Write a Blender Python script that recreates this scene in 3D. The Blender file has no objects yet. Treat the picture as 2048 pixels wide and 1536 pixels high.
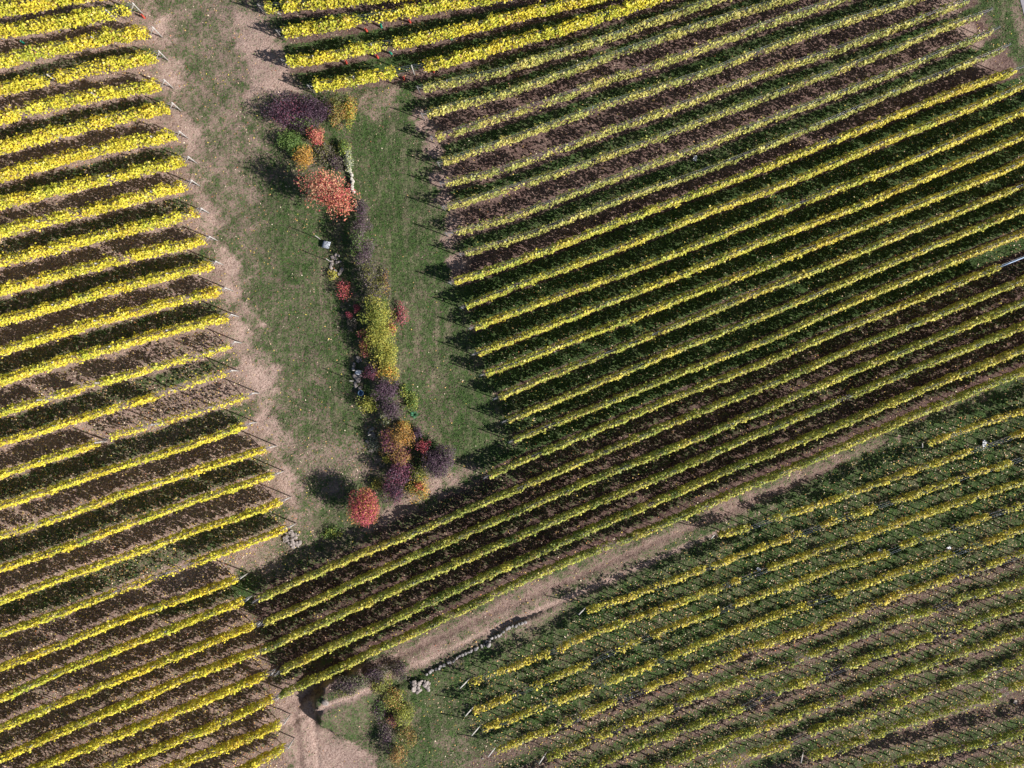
import bpy, math, random
import numpy as np
from mathutils import Vector
RNG = np.random.default_rng(7); random.seed(7)

# ------------------------------------------------------------------ camera, light, exposure
S = bpy.context.scene
H, F = 72.0, 1600.0                       # flying height (m), focal length in pixels of the 2048 wide picture
cam_d = bpy.data.cameras.new("camera"); cam = bpy.data.objects.new("camera", cam_d)
S.collection.objects.link(cam); S.camera = cam
cam.location = (0, 0, H); cam.rotation_euler = (0, 0, 0)
cam_d.sensor_width = 36; cam_d.lens = 36*F/2048; cam_d.clip_start = 1; cam_d.clip_end = 3000
AZ, EL = math.radians(22.0), math.radians(32.0)
TO_SUN = Vector((math.cos(AZ)*math.cos(EL), -math.sin(AZ)*math.cos(EL), math.sin(EL)))
sd = bpy.data.lights.new("sun", 'SUN'); sun = bpy.data.objects.new("sun", sd); S.collection.objects.link(sun)
sd.energy = 5.0; sd.angle = math.radians(0.5); sd.color = (1.0, 0.955, 0.90)
sun.rotation_euler = TO_SUN.to_track_quat('Z', 'Y').to_euler(); sun.location = (0, 0, 60)
W = bpy.data.worlds.new("World"); S.world = W; W.use_nodes = True
nt = W.node_tree; bg = nt.nodes["Background"]
sky = nt.nodes.new("ShaderNodeTexSky"); sky.sky_type = 'NISHITA'; sky.sun_disc = False
sky.sun_elevation = EL; sky.sun_rotation = math.atan2(TO_SUN.x, TO_SUN.y)
nt.links.new(sky.outputs[0], bg.inputs[0]); bg.inputs[1].default_value = 0.05
S.view_settings.view_transform = 'Standard'; S.view_settings.look = 'None'
S.view_settings.gamma = 1; S.view_settings.exposure = 0.76
S.render.engine = 'CYCLES'

# ------------------------------------------------------------------ helpers
def sstep(a, b, v):
    t = np.clip((v-a)/(b-a), 0, 1); return t*t*(3-2*t)
_ph = np.random.default_rng(3)
_w = [(f, _ph.uniform(0, 6.28), _ph.uniform(0, 6.28), _ph.uniform(0, 6.28)) for f in (0.07, 0.13, 0.23, 0.41, 0.77, 1.3, 2.3)]
def wob(x, y, lo=0, hi=7):                 # smooth pseudo noise, about -1..1
    r = 0; n = 0
    for i, (f, a, b, c) in enumerate(_w[lo:hi]):
        k = 1/(1+0.5*i); r = r + k*np.sin(f*6.28*(x*math.cos(c)+y*math.sin(c))+a)*np.cos(f*5.1*(y*math.cos(c)-x*math.sin(c))+b); n += k
    return r/n*1.6
def gx(px): return (px-1024)/F*H
def gy(py): return (768-py)/F*H
def segdist(x, y, pts):                    # signed distance to a polyline (pixel points), positive = right hand side going down
    best = np.full(np.shape(x), 1e9); sg = np.zeros(np.shape(x))
    P = [(gx(a), gy(b)) for a, b in pts]
    for (x0, y0), (x1, y1) in zip(P[:-1], P[1:]):
        dx, dy = x1-x0, y1-y0; L = dx*dx+dy*dy
        t = np.clip(((x-x0)*dx+(y-y0)*dy)/L, 0, 1)
        d = np.hypot(x-x0-t*dx, y-y0-t*dy); s = np.sign((x-x0)*dy*-1+(y-y0)*dx)
        m = d < best; best = np.where(m, d, best); sg = np.where(m, s, sg)
    return best, sg
RUT = [(560,1412),(640,1368),(740,1330),(860,1276),(960,1228),(1080,1178),(1200,1126),(1350,1060),(1500,998),(1640,938),(1760,885)]
TURN = [(610,1620),(598,1480),(590,1430),(604,1400),(640,1372),(700,1346),(760,1322)]
BANK = [(690, 150), (694, 260), (700, 400), (692, 470), (700, 560), (718, 640), (735, 720), (752, 800), (775, 880), (800, 1000)]
CRACK = [(1062, 1236), (1010, 1258), (975, 1290), (930, 1312), (860, 1345), (800, 1372)]
RSGN = -1.0
def height(x, y):
    x = np.asarray(x, float); y = np.asarray(y, float)
    d, s = segdist(x, y, BANK); d = d*s
    along = sstep(gy(1040), gy(900), y)*(1-sstep(gy(470), gy(390), y))
    z = 0.5*sstep(-1.0, 0.6, d)*np.exp(-np.clip(d-2, 0, None)/6)*along
    # mound by the bent track, steep towards the track
    mx, my = gx(705), gy(1405); u = (x-mx); v = (y-my)
    r = np.hypot(u/3.2, v/3.2)+0.16*wob(x*1.5, y*1.5, 2, 6)
    z = z+1.7*(1-sstep(0.80, 1.16, r))*sstep(-4.5, 1.5, -u*0.5+v)
    d2, s2 = segdist(x, y, CRACK)
    z = z+0.45*sstep(-0.25, 0.15, d2*s2*-1*-1)*np.exp(-d2/2.5)*0.6
    for path, offs in ((RUT, (0.35, 1.75)), (TURN, (0.0, 1.5))):
        d3, s3 = segdist(x, y, path); d3 = d3*s3*RSGN
        for o_ in offs: z = z-0.10*np.exp(-((d3-o_)/0.22)**2)+0.03*np.exp(-((d3-o_-.4)/0.15)**2)
    z = z+0.05*wob(x, y, 2, 7)+0.12*wob(x, y, 0, 3)
    return z
def at(px, py, up=0.0):                    # picture point -> ground x, y for something 'up' metres above the ground
    x, y = gx(px), gy(py)
    for _ in range(4):
        k = (H-float(height(x, y))-up)/F; x, y = (px-1024)*k, (768-py)*k
    return x, y
def at_arr(P, up):
    P = np.asarray(P, float); x = (P[:, 0]-1024)/F*H; y = (768-P[:, 1])/F*H
    for _ in range(3):
        k = (H-height(x, y)-up)/F; x = (P[:, 0]-1024)*k; y = (768-P[:, 1])*k
    return np.stack([x, y], 1)

def link(o, parent=None):
    S.collection.objects.link(o)
    if parent: o.parent = parent
    return o
def mesh_np(name, V, Q, mat=None, col=None, attrs=None, smooth=False):
    me = bpy.data.meshes.new(name); V = np.ascontiguousarray(V, dtype=np.float32); Q = np.ascontiguousarray(Q, dtype=np.int32)
    k = Q.shape[1]; n = len(Q)
    me.vertices.add(len(V)); me.vertices.foreach_set('co', V.ravel())
    me.loops.add(n*k); me.loops.foreach_set('vertex_index', Q.ravel())
    me.polygons.add(n); me.polygons.foreach_set('loop_start', np.arange(n, dtype=np.int32)*k)
    try: me.polygons.foreach_set('loop_total', np.full(n, k, dtype=np.int32))
    except Exception: pass
    me.update(calc_edges=True)
    if col is not None:
        a = me.attributes.new('col', 'FLOAT_COLOR', 'POINT'); c = np.ones((len(V), 4), np.float32); c[:, :3] = col; a.data.foreach_set('color', c.ravel())
    for nm, arr in (attrs or {}).items():
        a = me.attributes.new(nm, 'FLOAT', 'POINT'); a.data.foreach_set('value', np.ascontiguousarray(arr, dtype=np.float32).ravel())
    if smooth: me.polygons.foreach_set('use_smooth', np.ones(n, bool))
    if mat: me.materials.append(mat)
    return me
def mesh_obj(name, me, parent=None): return link(bpy.data.objects.new(name, me), parent)
def tag(o, label, cat, group=None, kind=None):
    if label: o['label'] = label
    if cat: o['category'] = cat
    if group: o['group'] = group
    if kind: o['kind'] = kind
    return o
def empty(name, loc, label, cat, group=None):
    o = bpy.data.objects.new(name, None); o.location = loc; link(o); o.empty_display_size = 0.3
    return tag(o, label, cat, group)
def leaves(P, size, col, flat=0.35, aspect=0.85, out=None):
    """one folded leaf (a quad) at each point of P; returns verts, quads, colours"""
    n = len(P); nrm = RNG.normal(size=(n, 3)); nrm[:, 2] = np.abs(nrm[:, 2])+flat
    if out is not None: nrm += out
    nrm /= np.linalg.norm(nrm, axis=1, keepdims=True)
    r = RNG.normal(size=(n, 3)); t = np.cross(nrm, r); t /= np.linalg.norm(t, axis=1, keepdims=True); b = np.cross(nrm, t)
    s = (size*RNG.uniform(0.65, 1.25, n))[:, None]*0.5
    w = RNG.uniform(0.6, 1.0, n)[:, None]*aspect
    a0 = P-t*s; a1 = P-b*s*w+nrm*s*0.2; a2 = P+t*s*RNG.uniform(0.8, 1.2, n)[:, None]; a3 = P+b*s*w+nrm*s*0.25
    V = np.stack([a0, a1, a2, a3], 1).reshape(-1, 3)
    return V, np.arange(4*n).reshape(n, 4), np.repeat(col, 4, axis=0)
def tube(pts, radii, n=6):
    pts = np.asarray(pts, float); V = []; Q = []
    for i, p in enumerate(pts):
        d = pts[min(i+1, len(pts)-1)]-pts[max(i-1, 0)]; d /= np.linalg.norm(d)+1e-9
        a = np.cross(d, [0, 0, 1] if abs(d[2]) < 0.9 else [1, 0, 0]); a /= np.linalg.norm(a); b = np.cross(d, a)
        for k in range(n):
            t = 2*math.pi*k/n; V.append(p+radii[i]*(a*math.cos(t)+b*math.sin(t)))
    for i in range(len(pts)-1):
        for k in range(n): Q.append((i*n+k, i*n+(k+1) % n, (i+1)*n+(k+1) % n, (i+1)*n+k))
    c0 = len(V); V.append(pts[0]); V.append(pts[-1]); m = (len(pts)-1)*n
    for k in range(0, n, 2):
        Q.append((c0, (k+2) % n, (k+1) % n, k)); Q.append((c0+1, m+k, m+(k+1) % n, m+(k+2) % n))
    return np.array(V), np.array(Q)
def join(parts):
    V = []; Q = []; o = 0
    for v, q in parts: V.append(v); Q.append(q+o); o += len(v)
    return np.concatenate(V), np.concatenate(Q)

# ------------------------------------------------------------------ materials
def new_mat(name):
    m = bpy.data.materials.new(name); m.use_nodes = True; t = m.node_tree
    return m, t, t.nodes["Principled BSDF"], t.nodes["Material Output"]
def node(t, ty, **kw):
    n = t.nodes.new(ty)
    for k, v in kw.items():
        if k in n.inputs.keys() if isinstance(k, str) else False: n.inputs[k].default_value = v
        else: setattr(n, k, v)
    return n
def leaf_mat(name, trans=0.35, rough=0.55):
    m, t, p, out = new_mat(name)
    a = t.nodes.new("ShaderNodeAttribute"); a.attribute_name = 'col'
    tr = t.nodes.new("ShaderNodeBsdfTranslucent"); mx = t.nodes.new("ShaderNodeMixShader"); mx.inputs[0].default_value = trans
    g = t.nodes.new("ShaderNodeNewGeometry")
    p.inputs['Roughness'].default_value = rough; p.inputs['Specular IOR Level'].default_value = 0.3
    t.links.new(a.outputs['Color'], p.inputs['Base Color']); t.links.new(a.outputs['Color'], tr.inputs[0])
    t.links.new(p.outputs[0], mx.inputs[1]); t.links.new(tr.outputs[0], mx.inputs[2]); t.links.new(mx.outputs[0], out.inputs[0])
    return m
def noise_mat(name, c1, c2, scale=8, rough=0.85, metal=0.0, bump=0.3, obj=True):
    m, t, p, out = new_mat(name)
    tc = t.nodes.new("ShaderNodeTexCoord"); no = t.nodes.new("ShaderNodeTexNoise"); no.inputs['Scale'].default_value = scale; no.inputs['Detail'].default_value = 5
    t.links.new(tc.outputs['Object'], no.inputs['Vector'])
    r = t.nodes.new("ShaderNodeMapRange"); r.inputs['From Min'].default_value = 0.35; r.inputs['From Max'].default_value = 0.65
    t.links.new(no.outputs[0], r.inputs[0])
    mx = t.nodes.new("ShaderNodeMix"); mx.data_type = 'RGBA'; mx.inputs[6].default_value = (*c1, 1); mx.inputs[7].default_value = (*c2, 1)
    t.links.new(r.outputs[0], mx.inputs[0]); t.links.new(mx.outputs[2], p.inputs['Base Color'])
    b = t.nodes.new("ShaderNodeBump"); b.inputs['Strength'].default_value = bump; t.links.new(no.outputs[0], b.inputs['Height']); t.links.new(b.outputs[0], p.inputs['Normal'])
    p.inputs['Roughness'].default_value = rough; p.inputs['Metallic'].default_value = metal
    return m
M_VINE = leaf_mat("vine_leaf", 0.16); M_BUSH = leaf_mat("shrub_leaf", 0.12); M_LITTER = leaf_mat("dry_leaf", 0.1, 0.7); M_GRASS = leaf_mat("grass_blade", 0.25, 0.6)
M_BARK = noise_mat("vine_bark", (0.06, 0.045, 0.035), (0.16, 0.12, 0.09), 14)
M_WOOD = noise_mat("weathered_wood", (0.26, 0.24, 0.22), (0.48, 0.46, 0.44), 9)
M_POST = noise_mat("grey_post", (0.09, 0.085, 0.085), (0.20, 0.19, 0.19), 9)
M_STEEL = noise_mat("galvanised_steel", (0.36, 0.38, 0.42), (0.52, 0.55, 0.60), 20, 0.45, 0.5, 0.05)
M_WIRE = noise_mat("zinc_wire", (0.22, 0.25, 0.31), (0.34, 0.38, 0.45), 2, 0.45, 0.4, 0.0)
M_HOSE = noise_mat("blue_grey_hose", (0.22, 0.32, 0.50), (0.34, 0.45, 0.62), 2, 0.5, 0.0, 0.0)
M_ROCK = noise_mat("pale_rock", (0.17, 0.14, 0.13), (0.38, 0.33, 0.30), 4, 0.9, 0, 0.5)
M_ROCKW = noise_mat("wall_stone", (0.28, 0.26, 0.22), (0.50, 0.46, 0.41), 4, 0.9, 0, 0.5)
M_ROCKG = noise_mat("grey_rock", (0.16, 0.15, 0.15), (0.34, 0.31, 0.30), 4, 0.9, 0, 0.5)
M_RED = noise_mat("red_plastic", (0.42, 0.05, 0.035), (0.50, 0.08, 0.05), 6, 0.5)
M_TEAL = noise_mat("green_plastic", (0.01, 0.20, 0.13), (0.02, 0.28, 0.18), 6, 0.5)
M_WHITE = noise_mat("white_plastic", (0.62, 0.64, 0.68), (0.80, 0.80, 0.82), 6, 0.5)
M_BLUE = noise_mat("blue_plastic", (0.10, 0.20, 0.34), (0.16, 0.28, 0.42), 6, 0.5)
M_ROAD = noise_mat("asphalt", (0.24, 0.23, 0.25), (0.30, 0.28, 0.31), 3, 0.9, 0, 0.2)

def ground_mat():
    m, t, p, out = new_mat("vineyard_ground"); N = t.nodes; L = t.links
    tc = N.new("ShaderNodeTexCoord")
    def noise(sc, det=6, rough=0.6, dist=0.0):
        n = N.new("ShaderNodeTexNoise"); n.inputs['Scale'].default_value = sc; n.inputs['Detail'].default_value = det
        n.inputs['Roughness'].default_value = rough; n.inputs['Distortion'].default_value = dist; L.new(tc.outputs['Object'], n.inputs['Vector']); return n.outputs[0]
    def att(nm):
        a = N.new("ShaderNodeAttribute"); a.attribute_name = nm; return a.outputs['Fac']
    def math_(op, a, b=None, c=None, clamp=False):
        n = N.new("ShaderNodeMath"); n.operation = op; n.use_clamp = clamp
        for i, v in enumerate((a, b, c)):
            if v is None: continue
            if isinstance(v, (int, float)): n.inputs[i].default_value = v
            else: L.new(v, n.inputs[i])
        return n.outputs[0]
    def mr(v, a, b, c=0.0, d=1.0):
        n = N.new("ShaderNodeMapRange"); n.interpolation_type = 'SMOOTHSTEP'; L.new(v, n.inputs[0])
        for i, q in enumerate((a, b, c, d)): n.inputs[i+1].default_value = q
        return n.outputs[0]
    def mix(f, a, b):
        n = N.new("ShaderNodeMix"); n.data_type = 'RGBA'
        if isinstance(f, float): n.inputs[0].default_value = f
        else: L.new(f, n.inputs[0])
        for i, v in ((6, a), (7, b)):
            if isinstance(v, tuple): n.inputs[i].default_value = (*v, 1)
            else: L.new(v, n.inputs[i])
        return n.outputs[2]
    n_big = noise(0.18, 3); n_mid = noise(1.1, 6, 0.65, 0.4); n_fine = noise(5.5, 6, 0.7, 0.3); n_tiny = noise(17, 4, 0.7); n_pat = noise(2.4, 5, 0.7)
    mp = N.new("ShaderNodeMapping"); mp.inputs['Rotation'].default_value = (0, 0, math.radians(-13)); mp.inputs['Scale'].default_value = (1.5, 0.16, 1)
    L.new(tc.outputs['Object'], mp.inputs[0]); ns = N.new("ShaderNodeTexNoise"); ns.inputs['Scale'].default_value = 1.3; ns.inputs['Detail'].default_value = 5; ns.inputs['Roughness'].default_value = .7; L.new(mp.outputs[0], ns.inputs['Vector']); n_str = ns.outputs[0]
    gr = math_('ADD', att('grass'), math_('MULTIPLY', math_('SUBTRACT', n_mid, 0.5), 1.1))
    gr = math_('ADD', gr, math_('MULTIPLY', math_('SUBTRACT', n_fine, 0.5), 2.4))
    gfac = mr(gr, 0.22, 0.78)
    green = mix(mr(n_fine, 0.33, 0.68), (0.017, 0.042, 0.012), (0.085, 0.138, 0.040))
    dry = mix(mr(n_tiny, 0.35, 0.65), (0.13, 0.105, 0.070), (0.30, 0.245, 0.175))
    dryf = mr(math_('ADD', n_pat, math_('MULTIPLY_ADD', n_str, 1.0, math_('MULTIPLY', n_big, 0.4))), 1.08, 1.52)
    grass = mix(math_('MULTIPLY', dryf, math_('MULTIPLY_ADD', att('lush_shade'), -0.55, 0.75)), green, dry)
    sd_ = mix(mr(n_fine, 0.35, 0.65), (0.046, 0.024, 0.023), (0.150, 0.088, 0.078))
    sp_ = mix(mr(n_fine, 0.30, 0.66), (0.27, 0.175, 0.140), (0.64, 0.47, 0.40))
    tone = math_('ADD', att('tone'), math_('MULTIPLY', math_('SUBTRACT', n_pat, 0.5), 0.5), clamp=True)
    soil = mix(tone, sd_, sp_)
    L.new(mix(gfac, soil, grass), p.inputs['Base Color'])
    p.inputs['Roughness'].default_value = 0.95; p.inputs['Specular IOR Level'].default_value = 0.15
    h = math_('ADD', math_('MULTIPLY', n_fine, 0.10), math_('MULTIPLY', n_tiny, 0.05)); h = math_('ADD', h, math_('MULTIPLY', n_pat, 0.08))
    b = N.new("ShaderNodeBump"); b.inputs['Strength'].default_value = 1.0; b.inputs['Distance'].default_value = 1.6
    L.new(h, b.inputs['Height']); L.new(b.outputs[0], p.inputs['Normal'])
    return m
M_GROUND = ground_mat()

# ------------------------------------------------------------------ row data, traced canopy centre lines (picture pixels)
# (points, [(x0, x1, leaf density)...])
LROWS = [
 ([(0,20),(50,13),(120,0)], []),
 ([(0,64),(104,48),(221,28),(258,18)], []),
 ([(0,124),(104,98),(208,77),(297,64)], []),
 ([(0,177),(78,161),(156,146),(234,128),(309,112)], []),
 ([(0,237),(104,208),(208,188),(319,168)], []),
 ([(0,297),(78,276),(156,254),(234,237),(336,215)], [(232,262,.55)]),
 ([(0,354),(104,323),(208,297),(349,270)], []),
 ([(0,407),(104,381),(182,364),(260,346),(367,321)], []),
 ([(0,465),(130,433),(234,407),(313,386),(374,369)], [(280,295,.6)]),
 ([(0,524),(104,498),(208,470),(313,446),(393,424)], [(180,205,.6)]),
 ([(0,582),(104,553),(208,527),(313,501),(409,479)], []),
 ([(0,642),(104,614),(208,582),(313,556),(422,529)], []),
 ([(0,702),(104,670),(208,639),(313,611),(440,581)], []),
 ([(0,763),(104,727),(208,699),(313,668),(453,634)], []),
 ([(0,825),(65,806),(182,770),(260,749),(338,726),(427,703),(460,690)], [(88,112,.1),(160,190,.25),(290,310,.2),(318,460,.38)]),
 ([(0,885),(104,854),(234,815),(307,794),(345,779),(390,762),(453,745)], [(238,266,.2),(308,372,.1),(372,453,.3)]),
 ([(0,950),(78,924),(193,887),(234,869),(313,848),(390,825),(495,791)], [(195,225,0),(225,495,.33),(290,330,.1),(395,420,.08)]),
 ([(0,1012),(104,979),(208,942),(313,911),(390,887),(490,851)], [(272,292,.4)]),
 ([(0,1072),(130,1031),(234,992),(338,958),(443,924),(530,898)], []),
 ([(0,1137),(130,1095),(260,1047),(390,1000),(512,961),(545,950)], []),
 ([(0,1202),(130,1153),(260,1108),(390,1060),(482,1033),(560,1003)], []),
 ([(0,1267),(130,1222),(225,1186),(300,1158),(384,1127),(512,1080),(570,1057)], [(227,245,0),(245,325,.25),(325,395,.1)]),
 ([(0,1335),(130,1287),(260,1232),(390,1188),(472,1158)], [(165,190,.35),(35,48,.4)]),
 ([(0,1397),(130,1339),(260,1289),(390,1238),(485,1201)], [(50,72,.5),(185,200,.5),(318,332,.4)]),
 ([(0,1456),(98,1414),(195,1375),(326,1322),(423,1283),(508,1249)], [(90,125,.3),(200,215,.5),(330,342,.5)]),
 ([(0,1518),(130,1459),(260,1404),(390,1348),(521,1298)], [(350,365,.5),(500,521,.6)]),
 ([(75,1536),(195,1485),(326,1433),(423,1394),(534,1348)], [(355,368,.5)]),
 ([(212,1536),(326,1492),(423,1453),(512,1412),(546,1397)], []),
 ([(335,1536),(423,1502),(512,1469),(559,1447)], [(405,440,.5)]),
 ([(490,1536),(530,1514),(567,1496)], []),
]
TROWS = [
 ([(531,16),(596,11),(648,6),(700,0)], []),
 ([(567,66),(622,58),(674,49),(726,38),(778,31),(857,16),(935,3),(960,0)], [(722,752,.15),(752,766,.7)]),
 ([(577,124),(622,121),(674,109),(752,92),(789,88),(857,75),(952,53),(1056,26),(1160,3),(1175,0)], [(760,786,.15)]),
 ([(629,174),(674,166),(726,156),(789,145),(870,130),(952,108),(1004,91),(1134,57),(1212,31),(1290,5),(1305,0)], [(788,850,.03),(1195,1215,.4)]),
]
UROWS = [
 ([(846,177),(900,166),(1004,143),(1082,117),(1186,86),(1290,49),(1395,12),(1430,0)], []),
 ([(854,229),(900,213),(1004,190),(1108,154),(1212,115),(1316,78),(1412,46),(1541,8),(1565,0)], []),
 ([(873,275),(900,267),(1004,234),(1061,214),(1108,200),(1212,160),(1316,130),(1410,95),(1540,46),(1662,5),(1675,0)], [(1062,1088,.1)]),
 ([(886,325),(982,291),(1004,284),(1134,238),(1212,208),(1290,184),(1410,146),(1515,104),(1662,52),(1809,5),(1825,0)], [(1180,1205,.3)]),
 ([(891,367),(982,346),(1060,320),(1112,301),(1216,262),(1280,240),(1410,193),(1541,142),(1666,102),(1796,55),(1932,3)], [(995,1010,.2),(1062,1098,.15)]),
 ([(896,413),(982,387),(1086,356),(1190,320),(1280,289),(1410,240),(1541,190),(1666,144),(1796,96),(1874,60),(1963,29)], []),
 ([(902,466),(1008,440),(1112,400),(1216,361),(1312,326),(1410,289),(1541,238),(1666,192),(1796,141),(1900,96),(1979,65)], [(1090,1108,.4)]),
 ([(930,507),(1060,468),(1190,418),(1312,374),(1410,341),(1541,289),(1666,237),(1796,180),(1900,141),(2000,99)], [(1835,1860,.5)]),
 ([(909,563),(1008,531),(1112,494),(1216,452),(1312,416),(1420,377),(1536,333),(1666,281),(1796,229),(1927,177),(2026,143)], [(1648,1672,.15)]),
 ([(933,612),(1032,571),(1136,534),(1241,495),(1312,466),(1420,423),(1536,381),(1666,328),(1796,273),(1927,221),(2041,174)], [(1578,1592,.35)]),
 ([(949,654),(1058,614),(1162,576),(1267,539),(1362,503),(1536,431),(1718,361),(1776,340),(2048,222)], []),
 ([(955,706),(1058,667),(1162,626),(1267,586),(1362,549),(1536,479),(1718,412),(1891,338),(2048,271)], []),
 ([(972,747),(1058,715),(1162,674),(1267,635),(1362,596),(1536,530),(1712,458),(2014,338),(2048,320)], []),
 ([(998,794),(1084,758),(1189,716),(1267,685),(1362,646),(1536,577),(1712,507),(2048,369)], [(2028,2045,.2)]),
 ([(1015,840),(1110,802),(1215,758),(1362,696),(1536,628),(1712,555),(2048,417)], []),
 ([(1028,880),(1110,846),(1215,805),(1362,745),(1536,679),(1712,601),(2048,465)], []),
 ([(978,951),(1060,914),(1144,880),(1228,846),(1362,789),(1536,722),(1712,647),(2048,513)], [(1996,2300,.0)]),
 ([(521,1196),(603,1159),(700,1116),(798,1078),(896,1036),(934,1018),(1018,985),(1144,930),(1228,894),(1368,836),(1536,769),(1712,694),(2048,559)], [(1575,1590,.6)]),
 ([(531,1244),(635,1199),(733,1153),(850,1102),(976,1048),(1102,993),(1186,957),(1362,889),(1389,878),(1536,815),(1712,739),(2048,604)], [(1372,1390,.4)]),
 ([(525,1302),(603,1263),(700,1220),(850,1153),(976,1098),(1102,1044),(1228,991),(1368,932),(1494,876),(1536,859),(1712,785),(1798,750),(2048,650)], [(1670,1700,.1)]),
 ([(564,1340),(668,1290),(766,1249),(871,1197),(976,1149),(1102,1094),(1228,1037),(1362,981),(1452,941),(1536,907),(1712,835),(1887,761),(2048,697)], []),
 ([(564,1388),(635,1355),(700,1326),(749,1300),(831,1264),(952,1206),(1060,1153),(1186,1102),(1270,1071),(1368,1029),(1494,972),(1620,921),(1712,881),(1829,829),(1946,782),(2048,741)], []),
]
DROWS = [
 ([(1855,887),(1946,852),(2048,820)], [(1855,1875,.5)]),
 ([(1437,1070),(1502,1054),(1551,1034),(1624,1013),(1697,987),(1770,961),(1829,937),(1887,920),(1940,902),(2031,870),(2048,864)], [(1503,1548,.04),(1690,1715,.35),(1945,2026,.03)]),
 ([(1174,1220),(1251,1197),(1300,1176),(1359,1153),(1437,1127),(1495,1104),(1593,1069),(1650,1047),(1706,1028),(1785,1003),(1829,987),(1887,967),(1946,946),(2010,928),(2048,914)], [(1405,1430,.3),(1603,1645,.05),(1670,1705,.08),(1745,1783,.03),(1828,1850,.5),(2018,2048,.03)]),
 ([(938,1365),(1023,1332),(1101,1303),(1186,1264),(1283,1231),(1372,1197),(1443,1173),(1541,1134),(1626,1104),(1723,1072),(1756,1060),(1829,1034),(1946,993),(2048,961)], [(968,982,.3),(1103,1118,.0),(1445,1463,0),(1480,1538,.03),(1655,1670,.2),(1738,1750,.3)]),
 ([(948,1420),(1019,1391),(1068,1371),(1176,1326),(1231,1298),(1306,1268),(1372,1242),(1437,1221),(1518,1189),(1593,1163),(1691,1127),(1765,1108),(1826,1081),(1893,1060),(1975,1031),(2048,1007)], [(1021,1062,.08),(1180,1228,.02),(1228,1280,.3),(1280,1303,0),(1438,1462,.05),(1768,1800,.03),(1830,1850,.1),(1895,1913,.02),(1976,2006,.03)]),
 ([(961,1459),(1023,1436),(1107,1404),(1186,1375),(1218,1362),(1312,1322),(1398,1287),(1463,1261),(1528,1238),(1603,1212),(1674,1187),(1770,1152),(1830,1132),(1902,1107),(1975,1081),(2048,1054)], [(1087,1105,.05),(1190,1216,.05),(1313,1330,.05),(1605,1672,.12),(1905,1932,.05),(1935,1960,.4)]),
 ([(993,1501),(1088,1462),(1143,1440),(1231,1401),(1293,1375),(1375,1345),(1446,1316),(1495,1296),(1593,1267),(1691,1230),(1796,1188),(1900,1155),(1993,1125),(2048,1103)], [(1143,1160,.4),(1234,1290,.03),(1376,1388,.2),(1890,1975,.35),(2016,2030,.1)]),
 ([(1094,1514),(1186,1475),(1244,1449),(1345,1415),(1372,1398),(1495,1352),(1588,1320),(1691,1283),(1786,1240),(1869,1218),(1906,1198),(2005,1175),(2048,1157)], [(1244,1252,.2),(1345,1362,.1),(1588,1600,.3),(1730,1785,.4),(1871,1904,.02)]),
 ([(1189,1531),(1267,1492),(1372,1456),(1398,1446),(1482,1414),(1554,1378),(1627,1358),(1692,1331),(1770,1303),(1862,1271),(1927,1248),(2048,1206)], [(1484,1550,.03),(1643,1690,.04),(1864,1922,.1)]),
 ([(1320,1532),(1365,1514),(1463,1475),(1593,1427),(1674,1399),(1697,1388),(1796,1346),(1900,1312),(2048,1261)], [(1676,1694,.1)]),
 ([(1440,1532),(1495,1508),(1573,1487),(1626,1459),(1744,1425),(1762,1414),(1848,1381),(1927,1357),(2000,1335),(2048,1308)], [(1440,1500,.4),(1575,1620,.08),(1745,1760,.1),(1990,2008,.1)]),
 ([(1614,1513),(1718,1480),(1796,1448),(1900,1420),(1994,1387),(2048,1365)], [(1570,1612,.0),(1997,2020,.05)]),
 ([(1770,1529),(1874,1504),(1960,1486),(2048,1462)], []),
 ([(2010,1530),(2048,1519)], []),
]
def extend(pts, m=210):
    P = [tuple(map(float, p)) for p in pts]
    def ext(a, b):
        d = math.hypot(a[0]-b[0], a[1]-b[1]); return (a[0]+(a[0]-b[0])/d*m, a[1]+(a[1]-b[1])/d*m)
    e = lambda p: p[0] <= 2 or p[0] >= 2046 or p[1] <= 1 or p[1] >= 1526
    f0, f1 = e(P[0]), e(P[-1])
    ref = P[min(3, len(P)-1)] if len(P) > 2 else P[-1]; refb = P[max(-4, -len(P))]
    a = ext(P[0], ref) if f0 else None; b = ext(P[-1], refb) if f1 else None
    return ([a] if a else [])+P+([b] if b else []), not f0, not f1

# ------------------------------------------------------------------ ground sheet
def axis(lo, hi, step, far):
    a = list(np.arange(lo, hi+1e-6, step)); s = step; x = hi
    while x < far: s *= 1.35; x += s; a.append(x)
    s = step; x = lo; b = []
    while x > -far: s *= 1.35; x -= s; b.append(x)
    return np.array(b[::-1]+a)
XS = axis(-56, 56, 0.2, 1200); YS = axis(-44, 44, 0.2, 1200)
def soft_poly(X, Y, poly, blur=0.8):       # 1 inside a pixel polygon, fading over 'blur' metres, with a ragged edge
    P = [(gx(a), gy(b)) for a, b in poly]; inside = np.zeros(X.shape, bool); best = np.full(X.shape, 1e9)
    for i in range(len(P)):
        x0, y0 = P[i]; x1, y1 = P[(i+1) % len(P)]
        c = ((y0 > Y) != (y1 > Y)) & (X < (x1-x0)*(Y-y0)/(y1-y0+1e-12)+x0); inside ^= c
        dx, dy = x1-x0, y1-y0; t = np.clip(((X-x0)*dx+(Y-y0)*dy)/(dx*dx+dy*dy+1e-9), 0, 1)
        best = np.minimum(best, np.hypot(X-x0-t*dx, Y-y0-t*dy))
    sd = np.where(inside, best, -best)+blur*(0.4*wob(X*1.7, Y*1.7, 2, 7)+.5*wob(X*.6+5, Y*.6, 1, 6))
    return sstep(-blur/2, blur/2, sd)
BASE = {}
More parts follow.
